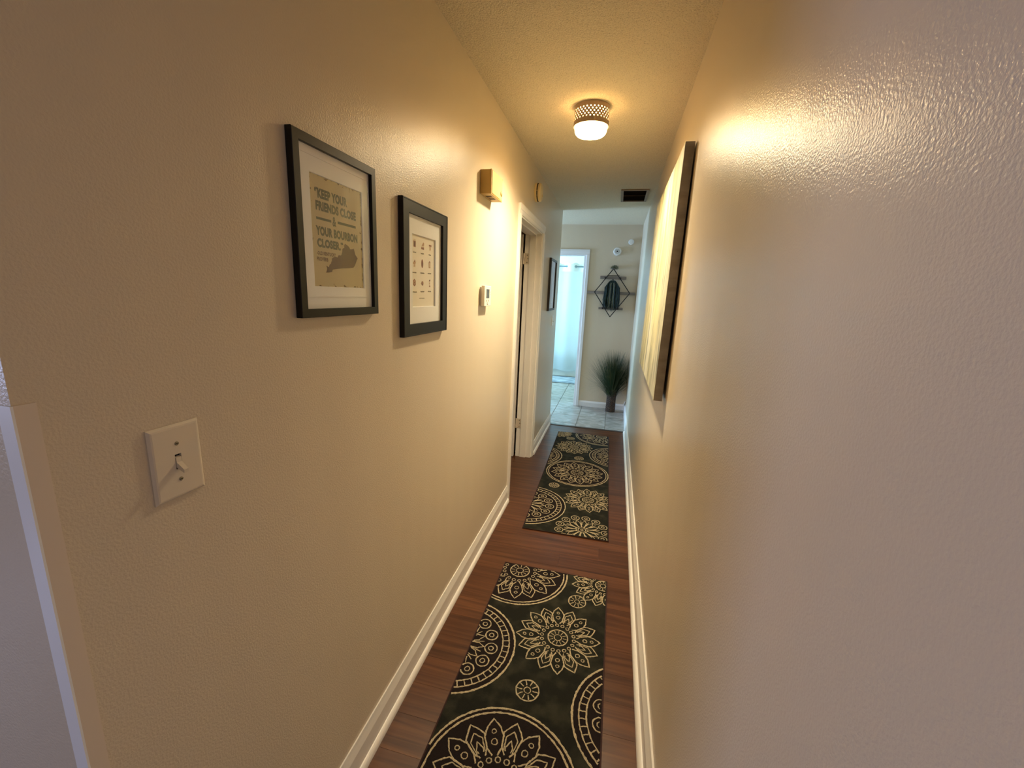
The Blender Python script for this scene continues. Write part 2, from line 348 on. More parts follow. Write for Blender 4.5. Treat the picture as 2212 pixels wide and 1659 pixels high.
# floor slab with every laminate plank and stone tile on it
THR = 4.815
fl = struct('floor', G().box((-4.1, -3.6, -.12), (W+.12, 8.9, -.010)), M_grout)
def plank(x0, x1, y0, y1, z=.0):
    o = obj('plank', G().cbox((-(x1-x0)/2, -(y1-y0)/2, -.0099), ((x1-x0)/2, (y1-y0)/2, z), .0003).m, M_wood, fl)
    o.location = ((x0+x1)/2, (y0+y1)/2, 0)
PW = .1265; y = THR-.022; i = 0; JO = [None, None, None, None, .21, None, None, .70, None, None, None, None]
while y > .30:
    y0 = y-PW; mid = (y+y0)/2
    x0 = -1.3 if D0-.02 < mid < D1+.02 else 0.0
    xs = [x0]
    if i == 20: xs.append(.475)
    elif JO[i % 12] and i % 24 > 3: xs.append(JO[i % 12])
    xs.append(W)
    for a, b in zip(xs, xs[1:]): plank(a+.0002, b-.0002, y0+.0002, y-.0002)
    y = y0; i += 1
yend = y
y = yend
while y > -3.5:                              # entry and living room floor, longer boards
    y0 = max(y-.19, -3.5); x = -4.0
    x += -rnd.random()*1.2
    while x < W:
        a = max(x, -4.0); b = min(x+1.22, W)
        if b-a > .02: plank(a+.0002, b-.0002, y0+.0002, y-.0002)
        x += 1.22
    y = y0
def tile(x0, x1, y0, y1):
    o = obj('tile', G().cbox((-(x1-x0)/2, -(y1-y0)/2, -.0099), ((x1-x0)/2, (y1-y0)/2, 0), .0015).m, M_tile, fl)
    o.location = ((x0+x1)/2, (y0+y1)/2, 0)
xg = [-.02+.342*k for k in range(-8, 4)]; yg = [5.302+.358*k for k in range(-2, 10)]
for a in xg:
    for b in yg:
        x0, x1, y0, y1 = a+.0025, a+.342-.0025, b+.0025, b+.358-.0025
        x1 = min(x1, W); y0 = max(y0, THR+.018)
        if x1-x0 < .02 or y1-y0 < .02 or a < -2.5: continue
        if b > FAR and a < -1.5: continue
        tile(x0, x1, y0, y1)
struct('trim_1', G().cbox((.001, THR-.022, -.009), (W-.001, THR+.018, .006), .005), M_strip)

# baseboards
def base(name, p0, p1, out, h=.122, t=.013, shoe=.0, shoe_to=None, m=M_trim):
    pr = [(0, .001), (t, .001), (t, h*.72), (t*.85, h*.78), (t*.55, h*.90), (t*.35, h), (0, h)]
    o = struct(name, extrude(pr, p0, p1, out), m)
    if shoe:
        q = [(t, .001)] + [(t+shoe*math.cos(a), .001+.024*math.sin(a)) for a in [k*PI/2/6 for k in range(7)]]
        obj('shoe_moulding', extrude(q, p0, shoe_to or p1, out).m, m, o)
    return o
base('baseboard_left', (0, .338), (0, D0-.062), (1, 0), h=.126, t=.012, shoe=.014)
base('baseboard_left_far', (0, D1+.062), (0, END), (1, 0), h=.115, shoe=.014, shoe_to=(0, THR-.022))
base('baseboard_right', (W, -3.5), (W, FAR), (-1, 0), h=.126, t=.018, shoe=.017, shoe_to=(W, THR-.022))
base('baseboard_far', (.264, FAR), (W-.018, FAR), (0, -1), h=.082, t=.012, m=M_trim2)
base('baseboard_entry', (-.022, .316), (-4.0, .316), (0, -1), h=.126)
base('baseboard_side_room', (-T, 4.76), (-2.5, 4.76), (0, -1), h=.12)

# corner guard on the entry corner
gd = bpy.data.objects.new('trim_2', None); COL.objects.link(gd); gd['kind'] = 'structure'
obj('hall_flange', G().box((.0002, .3165, .13), (.0024, .337, 1.362)).m, M_guard, gd)
obj('front_flange', G().prism([(.0024, .3139), (.0024, .3165), (.0, .3158), (-.021, .3158), (-.021, .3139)], .13, 1.362).m, M_guard2, gd)

# ---------------------------------------------------------------- side door
dr = bpy.data.objects.new('door_1', None); COL.objects.link(dr); dr['kind'] = 'structure'; dr.location = (0, D0, 0)
def casing(parent, ylo, yhi, top, cw, x, ct, m, sgn=1):
    # profile boards: side near, side far, head (mitre hidden in the head's overlap)
    for a, b in ((ylo-cw, ylo), (yhi, yhi+cw)):
        g = G(); inner = b if a < ylo else a; s = 1 if a < ylo else -1
        outer = a if a < ylo else b
        pts = [(0, outer), (ct, outer), (ct, outer+s*cw*.55), (ct*.8, outer+s*cw*.62), (ct*.6, inner-s*.004), (ct*.45, inner), (0, inner)]
        g.prism(pts, .001, top); obj('casing', g.m, m, parent)
    g = G(); L0, L1 = ylo-cw, yhi+cw
    pr = [(0, top+cw), (ct, top+cw), (ct, top+cw*.45), (ct*.8, top+cw*.38), (ct*.6, top+.004), (ct*.45, top), (0, top)]
    k = len(pr)
    for yy in (L0, L1): g.v += [(d, yy, z) for d, z in pr]
    g.f = [tuple(range(k)), tuple(range(2*k-1, k-1, -1))] + [(i, (i+1) % k, k+(i+1) % k, k+i) for i in range(k)]
    obj('casing', g.m, m, parent)
dr.location = (0, 0, 0)
casing(dr, D0, D1, DH-.008, .062, 0, .017, M_trim)
JT = .018
obj('jamb', G().box((-T-.002, D0, 0.001), (.001, D0+JT, DH-JT)).m, M_trim, dr)
farj = obj('jamb', G().box((-T-.002, D1-JT, 0.001), (.001, D1, DH-JT)).m, M_trim, dr)
obj('jamb', G().box((-T-.002, D0, DH-JT), (.001, D1, DH)).m, M_trim, dr)
g = G().box((-.10, D1-JT-.011, .001), (-.045, D1-JT, DH-JT)); obj('door_stop', g.m, M_trim, dr)
g = G().box((-.10, D0+JT, .001), (-.045, D0+JT+.011, DH-JT)); obj('door_stop', g.m, M_trim, dr)
g = G().box((-.10, D0+JT+.011, DH-JT-.011), (-.045, D1-JT-.011, DH-JT)); obj('door_stop', g.m, M_trim, dr)
# the leaf stands open at a right angle into the side room
lx = -T-.016
leaf = obj('door_leaf', G().box((lx-.80, D1-JT-.036, .006), (lx, D1-JT-.002, DH-JT-.004)).m, M_door, dr); bev(leaf, .003)
for px0, px1 in ((-.70, -.44), (-.36, -.10)):
    for z0, z1 in ((.22, .85), (1.0, 1.82)):
        g = G()
        for s in (1,):
            g.box((lx+px0, D1-JT-.039, z0), (lx+px1, D1-JT-.036, z1))
        bev(obj('panel_moulding', g.m, M_door, leaf), .002)
for zc in (.33, 1.815):
    g = G(); g.box((-T+.0, D1-JT-.0035, zc-.045), (-.102, D1-JT, zc+.045))
    h = obj('hinge', g.m, M_hinge, dr)
    g = G(); g.tube([(-T-.006, D1-JT-.008, zc-.046), (-T-.006, D1-JT-.008, zc+.046)], .0065, 10)
    obj('knuckle', g.m, M_hinge, h, smooth=False)
    g = G()
    for dz in (-.030, 0, .030): g.tube([(-.118+(.006 if dz == 0 else 0), D1-JT-.0042, zc+dz), (-.118+(.006 if dz == 0 else 0), D1-JT-.003, zc+dz)], .004, 8)
    obj('screw', g.m, M_dark, h)
g = G(); g.lathe([(.0, .0), (.012, .0), (.012, .025), (.026, .032), (.028, .048), (.018, .06), (0, .062)], seg=16)
kn = obj('door_knob', g.m, M_brass, leaf, smooth=True); kn.location = (lx-.74, D1-JT-.038, .95); kn.rotation_euler = (PI/2, 0, 0)
obj('strike_plate', G().box((-.075, D0+JT, .92), (-.04, D0+JT+.0015, .98)).m, M_brass, dr)

# bathroom doorway
db = bpy.data.objects.new('door_2', None); COL.objects.link(db); db['kind'] = 'structure'; db.location = (0, FAR, 0)
cw = .066
for a, b in ((B0-cw, B0), (B1-.009, B1-.009+cw)):
    s = 1 if a < B0 else -1; outer, inner = (a, b) if s > 0 else (b, a)
    g = G(); pts = [(outer, 0), (outer, -.017), (outer+s*cw*.5, -.017), (outer+s*cw*.6, -.013), (inner, -.008), (inner, 0)]
    g.prism(pts, .001, BH+.012); obj('casing', g.m, M_trim2, db)
g = G(); k = 6; pr = [(0, BH+.012+cw), (-.017, BH+.012+cw), (-.017, BH+.05), (-.013, BH+.04), (-.008, BH+.012), (0, BH+.012)]
for xx in (B0-cw, B1-.009+cw): g.v += [(xx, d, z) for d, z in pr]
g.f = [tuple(range(k)), tuple(range(2*k-1, k-1, -1))] + [(i, (i+1) % k, k+(i+1) % k, k+i) for i in range(k)]
obj('casing', g.m, M_trim2, db)
obj('jamb', G().box((B1-.012, -.001, .001), (B1, .116, BH)).m, M_trim2, db)
obj('jamb', G().box((B0, -.001, .001), (B0+.012, .116, BH)).m, M_trim2, db)
obj('jamb', G().box((B0+.012, -.001, BH-.002), (B1-.012, .116, BH+.012)).m, M_trim2, db)

# ---------------------------------------------------------------- ceiling light
LX, LY = .462, 2.348
lt = thing('ceiling_light', 'round flush ceiling light with perforated metal band and glowing white glass', 'ceiling light', loc=(LX, LY, H))
obj('mounting_plate', G().lathe([(0, -.001), (.074, -.001), (.076, -.008), (0, -.008)], seg=32, cap=False).m, M_base, lt)
R = .087; NC = 30; NR = 5; zt, zb = -.0002, -.088
rows = [zt, -.020] + [-.020-(.052/NR)*k for k in range(1, NR+1)] + [zb]
g = G(); n = 0
def cyl(a, z, r=R): return (r*math.cos(a), r*math.sin(a), z)
da = 2*PI/NC
def strip(za, zb_, off):
    for c in range(NC):
        a0 = (c+off)*da; a1 = a0+da; n = len(g.v)
        g.v += [cyl(a0, za), cyl((a0+a1)/2, za), cyl(a1, za), cyl(a1, zb_), cyl((a0+a1)/2, zb_), cyl(a0, zb_)]; g.f += [(n, n+1, n+4, n+5), (n+1, n+2, n+3, n+4)]
strip(rows[0], rows[1], 0)
for r in range(NR):
    za, zc = rows[1+r], rows[2+r]; zm = (za+zc)/2; hz = (za-zc)*.33; ha = da*.19; off = r*.5
    for c in range(NC):
        a0 = (c+off)*da; am = a0+da/2; a1 = a0+da; n = len(g.v)
        out = [(a0, za), (am, za), (a1, za), (a1, zm), (a1, zc), (am, zc), (a0, zc), (a0, zm)]
        inn = [(am+ha*math.cos(t), zm+hz*math.sin(t)) for t in [PI*.75-k*PI/4 for k in range(8)]]
        g.v += [cyl(a, z) for a, z in out] + [cyl(a, z) for a, z in inn]
        g.f += [(n+i, n+(i+1) % 8, n+8+(i+1) % 8, n+8+i) for i in range(8)]
strip(rows[-2], rows[-1], (NR-1)*.5+.0)
bm = bmesh.new(); me = bpy.data.meshes.new('t'); me.from_pydata(g.v, [], g.f); bm.from_mesh(me); bmesh.ops.remove_doubles(bm, verts=bm.verts, dist=.00005)
drum = obj('perforated_band', bm, M_drum, lt); sm = drum.modifiers.new('solid', 'SOLIDIFY'); sm.thickness = .0012; sm.offset = -1
g = G(); g.lathe([(R-.001, -.087), (R+.0012, -.087), (R+.0012, -.092), (R-.001, -.092), (R-.001, -.087)], seg=60, cap=False)
obj('band_rim', g.m, M_drum, lt)
g = G(); g.lathe([(.080, -.076), (.0815, -.095), (.080, -.110), (.076, -.120), (.068, -.127), (.055, -.1305), (.03, -.132), (.0, -.1325)], seg=40, cap=False)
obj('glass_diffuser', g.m, M_opal, lt, smooth=True)
bl = bpy.data.lights.new('bulb_light', 'POINT'); bl.energy = 0.16; bl.color = LAMP_C; bl.shadow_soft_size = .006
blo = bpy.data.objects.new('bulb_light', bl); COL.objects.link(blo); blo.location = (0, 0, -.068); blo.parent = lt
dl = bpy.data.lights.new('bowl_fill_spot', 'SPOT'); dl.energy = 146; dl.color = (1.0, 0.87, 0.60); dl.spot_size = math.radians(165); dl.spot_blend = 1.0; dl.shadow_soft_size = .055
dlo = bpy.data.objects.new('bowl_fill_spot', dl); COL.objects.link(dlo); dlo.location = (0, 0, -.150); dlo.parent = lt    # added spot below the bowl, strengthens the lamp's light on lower walls and floor

# ---------------------------------------------------------------- ceiling vent
vt = thing('ceiling_vent', 'dark brown rectangular air grille set in the hallway ceiling', 'vent', loc=(.735, 4.235, H))
hw, hl, fb = .118, .228, .022
g = G(); z0, z1 = -.010, -.0005
g.box((-hw, -hl, z0), (-hw+fb, hl, z1)); g.box((hw-fb, -hl, z0), (hw, hl, z1)); g.box((-hw+fb, -hl, z0), (hw-fb, -hl+fb, z1)); g.box((-hw+fb, hl-fb, z0), (hw-fb, hl, z1))
bev(obj('grille_frame', g.m, M_vent, vt), .002)
obj('duct_back', G().box((-hw+fb, -hl+fb, -.0012), (hw-fb, hl-fb, -.0005)).m, M_ventd, vt)
for k in range(19):
    yy = -hl+fb+.012+k*.0205
    m_ = M_vent if k == 9 else M_ventd
    t = .0045 if k != 9 else .003
    g = G(); g.v = [(-hw+fb, yy-t, -.009), (hw-fb, yy-t, -.009), (hw-fb, yy+t, -.003), (-hw+fb, yy+t, -.003), (-hw+fb, yy-t, -.008), (hw-fb, yy-t, -.008), (hw-fb, yy+t, -.002), (-hw+fb, yy+t, -.002)]
    g.f = [(0,1,2,3),(4,5,6,7),(0,1,5,4),(1,2,6,5),(2,3,7,6),(3,0,4,7)]
    obj('louver', g.m, m_, vt)

# ---------------------------------------------------------------- text
def text_mesh(s, x, y, w, h, weight=.03, shear=0):
    """flat text fitted to a box with lower-left x,y and size w,h"""
    cu = bpy.data.curves.new('t', 'FONT'); cu.body = s; cu.size = 1; cu.offset = weight; cu.space_character = 1.06; cu.shear = shear; cu.resolution_u = 3
    o = bpy.data.objects.new('t', cu); COL.objects.link(o)
    dg = bpy.context.evaluated_depsgraph_get(); dg.update()
    me = bpy.data.meshes.new_from_object(o.evaluated_get(dg))
    xs = [v.co.x for v in me.vertices]; ys = [v.co.y for v in me.vertices]
    sx = w/(max(xs)-min(xs)); sy = h/(max(ys)-min(ys)); mx, my = min(xs), min(ys)
    vs = [(x+(v.co.x-mx)*sx, y+(v.co.y-my)*sy, 0) for v in me.vertices]; fs = [tuple(p.vertices) for p in me.polygons]
    bpy.data.objects.remove(o); bpy.data.meshes.remove(me); bpy.data.curves.remove(cu)
    return vs, fs
def flat(name, vf, m, parent, z):
    o = obj(name, vf, m, parent); o.location = (0, 0, z)
    for p in o.data.polygons:
        pass
    return o
def frame_ring(w, h, bar, z0, z1, cham=.0):
    g = G()
    o = [(0, 0), (w, 0), (w, h), (0, h)]; i = [(bar, bar), (w-bar, bar), (w-bar, h-bar), (bar, h-bar)]
    n = 0
    for ring, z in ((o, z0), (o, z1-cham), ([(cham, cham), (w-cham, cham), (w-cham, h-cham), (cham, h-cham)], z1), (i, z1), (i, z0)):
        g.v += [(x, y, z) for x, y in ring]
    for r in range(4):
        for k in range(4): g.f.append((r*4+k, r*4+(k+1) % 4, r*4+4+(k+1) % 4, r*4+4+k))
    for k in range(4): g.f.append((16+k, 16+(k+1) % 4, (k+1) % 4, k))
    return g

# framed proverb print
W1, H1 = .302, .378
p1 = thing('framed_print', 'black framed proverb print with state silhouette, nearest on left wall', 'picture', mw=onleft(.776, 1.443), group='framed prints on the left wall')
obj('frame', frame_ring(W1, H1, .019, .001, .016, .0012).m, M_black, p1)
obj('backing', G().box((.004, .004, .0005), (W1-.004, H1-.004, .003)).m, M_mat, p1)
px, py = .833-.776, 1.511-1.443
g = frame_ring(.302-.030, .378-.030, px-.015, .003, .0062); mt = obj('mat_board', g.m, M_mat, p1); mt.location = (.015, .015, 0)
md = mt.data
for v in md.vertices:      # the mat window follows the print
    pass
g = G(); fr = .0195
def matboard(w, h, fr, x0, y0, x1, y1, z0, z1):
    g = G(); O = [(fr, fr), (w-fr, fr), (w-fr, h-fr), (fr, h-fr)]; I = [(x0, y0), (x1, y0), (x1, y1), (x0, y1)]; b = .0012
    I2 = [(x0+b, y0+b), (x1-b, y0+b), (x1-b, y1-b), (x0+b, y1-b)]
    for ring, z in ((O, z0), (O, z1), (I, z1), (I2, z0)): g.v += [(x, y, z) for x, y in ring]
    for r in range(3):
        for k in range(4): g.f.append((r*4+k, r*4+(k+1) % 4, r*4+4+(k+1) % 4, r*4+4+k))
    for k in range(4): g.f.append((12+k, 12+(k+1) % 4, (k+1) % 4, k))
    return g
bpy.data.objects.remove(mt)
mt = obj('mat_board', matboard(W1, H1, .0145, px, py, px+.193, py+.241, .0036, .0062).m, M_mat, p1)
g = frame_ring(.250, .300, .003, .0, .0012); st = obj('raised_ring', g.m, M_mat, p1); st.location = (.0285, .045, .0062)  # thin raised ring around the mat window
pr = obj('print', G().box((0, 0, 0), (.193, .241, .0005)).m, M_poster, p1); pr.location = (px, py, .0032)
PW_, PH_ = .193, .241
def tl(name, s, x0, x1, y0, y1, m=M_ink, weight=.058):
    flat(name, text_mesh(s, x0*PW_, y0*PH_, (x1-x0)*PW_, (y1-y0)*PH_, weight), m, pr, .0007)
tl('lettering', '\u201cKEEP YOUR', .085, .690, .800, .893); tl('lettering', 'FRIENDS CLOSE', .094, .868, .692, .778)
tl('lettering', '&', .385, .455, .580, .672, weight=.02); tl('lettering', 'YOUR BOURBON', .078, .888, .470, .556); tl('lettering', 'CLOSER.\u201d', .090, .575, .364, .446)
tl('lettering', '-OLD KENTUCKY', .075, .420, .294, .328, M_ink2, .045); tl('lettering', 'PROVERB', .070, .272, .240, .276, M_ink2, .045)
g = G().box((.094*PW_, .612*PH_, 0), (.362*PW_, .634*PH_, .0001)); flat('rule', g.m, M_ink, pr, .0006)
g = G().box((.485*PW_, .616*PH_, 0), (.860*PW_, .640*PH_, .0001)); flat('rule', g.m, M_ink, pr, .0006)
ky = [(.231,.203),(.243,.171),(.218,.137),(.336,.150),(.353,.171),(.541,.192),(.776,.211),(.832,.258),(.88,.314),(.83,.347),(.815,.38),(.799,.408),(.76,.398),(.721,.394),(.69,.42),(.658,.431),(.625,.44),(.601,.429),(.598,.398),(.556,.38),(.545,.345),(.519,.316),(.49,.318),(.472,.316),(.455,.292),(.42,.296),(.386,.291),(.34,.273),(.335,.25),(.321,.227),(.29,.21),(.28,.188)]
ky2 = []
for k, (a, b) in enumerate(ky):
    c, d = ky[(k+1) % len(ky)]; ky2 += [(a*PW_, b*PH_), (((a+c)/2+rnd.uniform(-.006, .006))*PW_, ((b+d)/2+rnd.uniform(-.005, .005))*PH_)]
flat('state_silhouette', G().prism(ky2, 0, .0001).m, M_ink2, pr, .0006)
obj('glass_pane', G().box((.015, .015, .0085), (W1-.015, H1-.015, .0095)).m, M_glass, p1)

# framed dessert chart
W2, H2 = .348, .428
p2 = thing('framed_print', 'wide black frame with nine little dessert drawings in a deep mat', 'picture', mw=onleft(1.224, 1.361), group='framed prints on the left wall')
obj('frame', frame_ring(W2, H2, .040, .001, .017, .001).m, M_black, p2)
obj('frame_lip', frame_ring(W2-.002, H2-.002, .003, .0, .0012).m, M_black, p2).location = (.001, .001, .017)
obj('backing', G().box((.004, .004, .0005), (W2-.004, H2-.004, .0025)).m, M_mat, p2)
px, py = 1.302-1.224, 1.456-1.361; QW, QH = .183, .236
obj('mat_board', matboard(W2, H2, .034, px, py, px+QW, py+QH, .0032, .0075).m, M_mat, p2)
pr = obj('print', G().box((0, 0, 0), (QW, QH, .0004)).m, M_paper2, p2); pr.location = (px, py, .0028)
M_c = [mat('brown_watercolour', (.30, .13, .07), .8), mat('tan_watercolour', (.48, .28, .14), .8), mat('cream_watercolour', (.66, .54, .36), .8), mat('umber_watercolour', (.16, .08, .05), .8)]
def poly(parent, name, pts, m, z, cx, cy): 
    flat(name, G().prism([(cx+a*.001, cy+b*.001) for a, b in pts], 0, .00008).m, m, parent, z)
C9 = [(.124, .894), (.469, .885), (.816, .892), (.113, .615), (.45, .630), (.792, .634), (.108, .348), (.449, .346), (.793, .355)]
ell = lambda a, b, n=14: [(a*math.cos(2*PI*k/n), b*math.sin(2*PI*k/n)) for k in range(n)]
D9 = [
 [([(-9,-13),(9,-13),(10,8),(-10,8)],0),([(-10,8),(10,8),(8,14),(-8,14)],2),([(-6,-9),(5,-9),(5,5),(-6,5)],3)],
 [([(-13,-12),(12,-14),(12,-4),(-13,-6)],0),([(-13,-6),(12,-4),(12,1),(-10,-1)],2),([(-10,-1),(12,1),(13,10),(6,13)],1),([(-13,-9),(12,-10),(12,-8),(-13,-7.5)],3)],
 [([(-7,-13),(7,-13),(10,3),(-10,3)],2),([(-12,3),(12,3),(13,9),(-11,9)],0),([(-4,-9),(6,-9),(6,-6),(-4,-6)],1),([(-6,-3),(8,-3),(8,-1),(-6,-1)],1)],
 [([(-8,-13),(8,-13),(9,2),(-9,2)],2),([(-13,0),(-4,8),(2,3),(14,9),(8,-1),(-9,-2)],1),([(-4,6),(2,14),(8,9),(2,4)],0),([(-2,-11),(3,-11),(3,-2),(-2,-2)],1)],
 [(ell(9.5,16),0),(ell(5,11),3)],
 [([(-8,-13),(8,-12),(9,8),(0,14),(-9,8)],0),([(-2,-10),(7,-10),(7,7),(-2,8)],2),([(-8,-13),(-3,-13),(-3,9),(-9,8)],1)],
 [([(-11,-8),(0,-14),(11,-8),(11,7),(0,14),(-11,7)],0),([(-7,-3),(0,-8),(7,-3),(7,5),(0,9),(-7,5)],1),(ell(3,3,8),3)],
 [([(-13,-2),(-4,8),(8,8),(13,0),(6,-10),(-2,-8)],1),([(-8,2),(0,6),(7,1),(0,-2)],0),([(-5,-4),(4,-7),(6,-4),(-2,-1)],3)],
 [([(-7,-14),(7,-14),(4,-9),(-3,-9)],0),([(-5,-9),(3,-9),(4,8),(-7,8)],2),([(-8,8),(4,8),(6,14),(-3,13)],3),([(-5,-2),(3,-2),(3,1),(-5,1)],1)]]
for (u, v), parts in zip(C9, D9):
    dd = None
    for q, (pts, ci) in enumerate(parts):
        pts = [(a*.85, b*.92) for a, b in pts]
        poly(pr, 'dessert_drawing', pts, M_c[ci], .0005+q*.00012, u*QW*.95+.003, v*QH*.985)
for k, (u, v, L) in enumerate([(.116,.758,17),(.451,.762,20),(.798,.766,16),(.111,.482,24),(.45,.486,27),(.782,.494,25),(.106,.212,28),(.448,.221,25),(.783,.225,22),(.43,.125,34)]):
    pts = []; n = L
    for q in range(n+1):
        pts.append((u*QW*.95+.003+(q/n-.5)*L*.0012, v*QH+.0016*math.sin(q*2.1+k)*(1+.8*math.sin(q*1.3+k*2))*(0.6 if k == 9 else 1), .0007))
    obj('handwriting', G().tube(pts, .00055, 4).m, M_ink3, pr)
obj('glass_pane', G().box((.036, .036, .0095), (W2-.036, H2-.036, .0105)).m, M_glass, p2)

# third frame by the hallway end
M_art3 = mat('pale_blue_grey_print', (.50, .54, .58), .6, var=((6, 3, 4), (.74, .76, .78), 4, .4, .65))
p3 = thing('framed_print', 'narrow-looking dark framed pale print beyond the side door', 'picture', mw=onleft(4.165, 1.363), group='framed prints on the left wall')
obj('frame', frame_ring(.385, .508, .020, .001, .022, .001).m, M_black2, p3)
obj('mat_board', matboard(.385, .508, .016, .06, .07, .325, .438, .002, .008).m, mat('mat_grey_white', (.70, .70, .70), .8), p3)
pr = obj('print', G().box((0, 0, 0), (.265, .368, .0005)).m, M_art3, p3); pr.location = (.06, .07, .002)
obj('glass_pane', G().box((.016, .016, .012), (.369, .492, .0135)).m, M_glass, p3)

# ---------------------------------------------------------------- light switches
def switch(name, label, mw, m, w=.081, h=.123, m2=None):
    t = thing(name, label, 'light switch', mw=mw, group='toggle light switches on the left wall')
    g = G(); a, b, c = w/2, h/2, .0058; rings = [(a, b, .0), (a, b, .0022), (a-.0035, b-.0035, .0052), (a-.006, b-.006, c)]
    sw, sh = .0052, .0125
    for x, y, z in rings: g.v += [(-x, -y, z), (x, -y, z), (x, y, z), (-x, y, z)]
    g.v += [(-sw, -sh, c), (sw, -sh, c), (sw, sh, c), (-sw, sh, c), (-sw, -sh, .001), (sw, -sh, .001), (sw, sh, .001), (-sw, sh, .001)]
    for r in range(5):
        for k in range(4): g.f.append((r*4+k, r*4+(k+1) % 4, r*4+4+(k+1) % 4, r*4+4+k))
    obj('wall_plate', g.m, m, t)
    obj('slot', G().box((-sw, -sh, .0005), (sw, sh, .0015)).m, M_dark, t)
    g = G(); bs = [(-.0042, -.009, .0012), (.0042, -.009, .0012), (.0042, .0085, .0012), (-.0042, .0085, .0012)]
    mid = [(-.0042, -.010, .0066), (.0042, -.010, .0066), (.0042, .0065, .0066), (-.0042, .0065, .0066)]
    tip = [(-.0034, -.0175, .0185), (.0034, -.0175, .0185), (.0034, -.0115, .0195), (-.0034, -.0115, .0195)]
    mid2 = [(-.0040, -.011, .0068), (.0040, -.011, .0068), (.0040, -.001, .0068), (-.0040, -.001, .0068)]
    g.v = bs+mid+mid2+tip
    for r in range(3):
        for k in range(4): g.f.append((r*4+k, r*4+(k+1) % 4, r*4+4+(k+1) % 4, r*4+4+k))
    g.f += [(0, 1, 2, 3), (12, 13, 14, 15)]
    obj('toggle', g.m, m2 or m, t)
    for yy in (.0302, -.0302):
        g = G().lathe([(0, c-.0006), (.0034, c-.0006), (.0034, c+.0004), (.0022, c+.0010), (0, c+.0011)], (0, yy, 0), 14, cap=False); s = obj('screw', g.m, M_screw, t)
        obj('screw_slot', G().box((-.0026, yy-.0005, c+.0009), (.0026, yy+.0005, c+.0014)).m, M_dark, s)
    return t
switch('light_switch', 'ivory toggle light switch plate low on the near left wall', onleft(.4895, 1.227), M_plate)
switch('light_switch', 'small white light switch at the far end of the left wall', onleft(4.60, 1.247), M_platew, .075, .115)

# ---------------------------------------------------------------- door chime
ch = thing('door_chime', 'boxy yellowed plastic door chime high on the left wall', 'door chime', mw=onleft(2.0, 1.966))
cw_, chh, cd = .19, .106, .058
bev(obj('cover', G().box((0, 0, .0), (cw_, chh, cd-.008)).m, M_chime, ch), .003)
bev(obj('face_plate', G().box((-.001, -.001, cd-.010), (cw_+.001, chh+.001, cd-.002)).m, M_chime, ch), .002)
bev(obj('front_grille', G().box((.005, .004, cd-.003), (cw_*.72, chh-.004, cd+.0005)).m, M_chime2, ch), .001)
bev(obj('side_panel', G().box((cw_*.745, .004, cd-.003), (cw_-.005, chh-.004, cd-.0008)).m, M_chime2, ch), .001)
g = G().lathe([(0, 0), (.013, 0), (.012, .003), (.006, .0045), (0, .005)], (cw_*.87, .034, cd-.001), 16, cap=False); kb = obj('emblem', g.m, M_chime, ch, smooth=True)
for k in range(2):
    obj('sound_slot', G().box((.045+.05*k, -.0008, .012), (.078+.05*k, .0006, cd-.018)).m, mat('slot_brown', (.10, .055, .012), .7), ch)

# ---------------------------------------------------------------- thermostat
th = thing('thermostat', 'small white digital thermostat below the yellowed chime', 'thermostat', mw=onleft(2.035, 1.447))
obj('wall_base', G().box((.004, .003, 0), (.110, .094, .012)).m, M_therm, th)
bev(obj('body', G().box((0, 0, .009), (.114, .101, .026)).m, M_therm, th), .002)
obj('display', G().box((.030, .040, .0255), (.082, .084, .0265)).m, M_screen, th)
for x in (.034, .066):
    obj('arrow_button', G().prism([(x-.006, .024), (x+.006, .024), (x, .034)], .0258, .0272).m, M_ink3, th)
obj('mark', G().prism([(.046, .006), (.064, .006), (.064, .0085), (.0505, .0085), (.0505, .019), (.046, .019)], .0258, .0266).m, M_ink2, th)
for z in (.056, .068): obj('indicator', G().box((.094, z, .0258), (.099, z+.004, .0266)).m, M_ink3, th)

# ---------------------------------------------------------------- smoke alarms and detectors
def disc(name, label, cat, mw, r, d, m, slots=0):
    t = thing(name, label, cat, mw=mw)
    obj('base_ring', G().lathe([(0, 0), (r, 0), (r, d*.35), (r*.96, d*.38), (0, d*.38)], seg=36, cap=False).m, m, t)
    if slots:
        for k in range(slots):
            a0 = 2*PI*k/slots; g = G()
            pts = [((r*.985)*math.cos(a0+q*.16), (r*.985)*math.sin(a0+q*.16)) for q in range(4)]+[((r*.9)*math.cos(a0+q*.16), (r*.9)*math.sin(a0+q*.16)) for q in (3, 2, 1, 0)]
            obj('vent_slot', g.prism(pts, d*.36, d*.52).m, M_ventd, t)
    obj('cover', G().lathe([(0, d*.38), (r*.93, d*.38), (r*.93, d*.55), (r*.98, d*.56), (r*.97, d*.82), (r*.88, d*.97), (r*.5, d), (0, d)], seg=36, cap=False).m, m, t, smooth=False)
    return t
t = disc('smoke_alarm', 'round cream smoke alarm above the side door', 'smoke alarm', onleft(3.325, 2.268), .066, .046, M_smoke, 12)
obj('test_button', G().lathe([(0, .045), (.010, .045), (.009, .048), (0, .0485)], (.02, -.02, 0), 14, cap=False).m, M_chime2, t)
t = disc('smoke_alarm', 'larger white round alarm with a dark centre on the end wall', 'smoke alarm', onfar(.615, 2.108), .050, .034, M_white)
obj('centre_sensor', G().lathe([(0, .033), (.010, .033), (.010, .038), (0, .0385)], (0, 0, 0), 14, cap=False).m, M_ventd, t)
obj('sensor_ring', G().lathe([(.018, .0338), (.030, .0338), (.030, .0352), (.018, .0352), (.018, .0338)], seg=24, cap=False).m, mat('grey_plastic', (.5, .5, .48), .5), t)
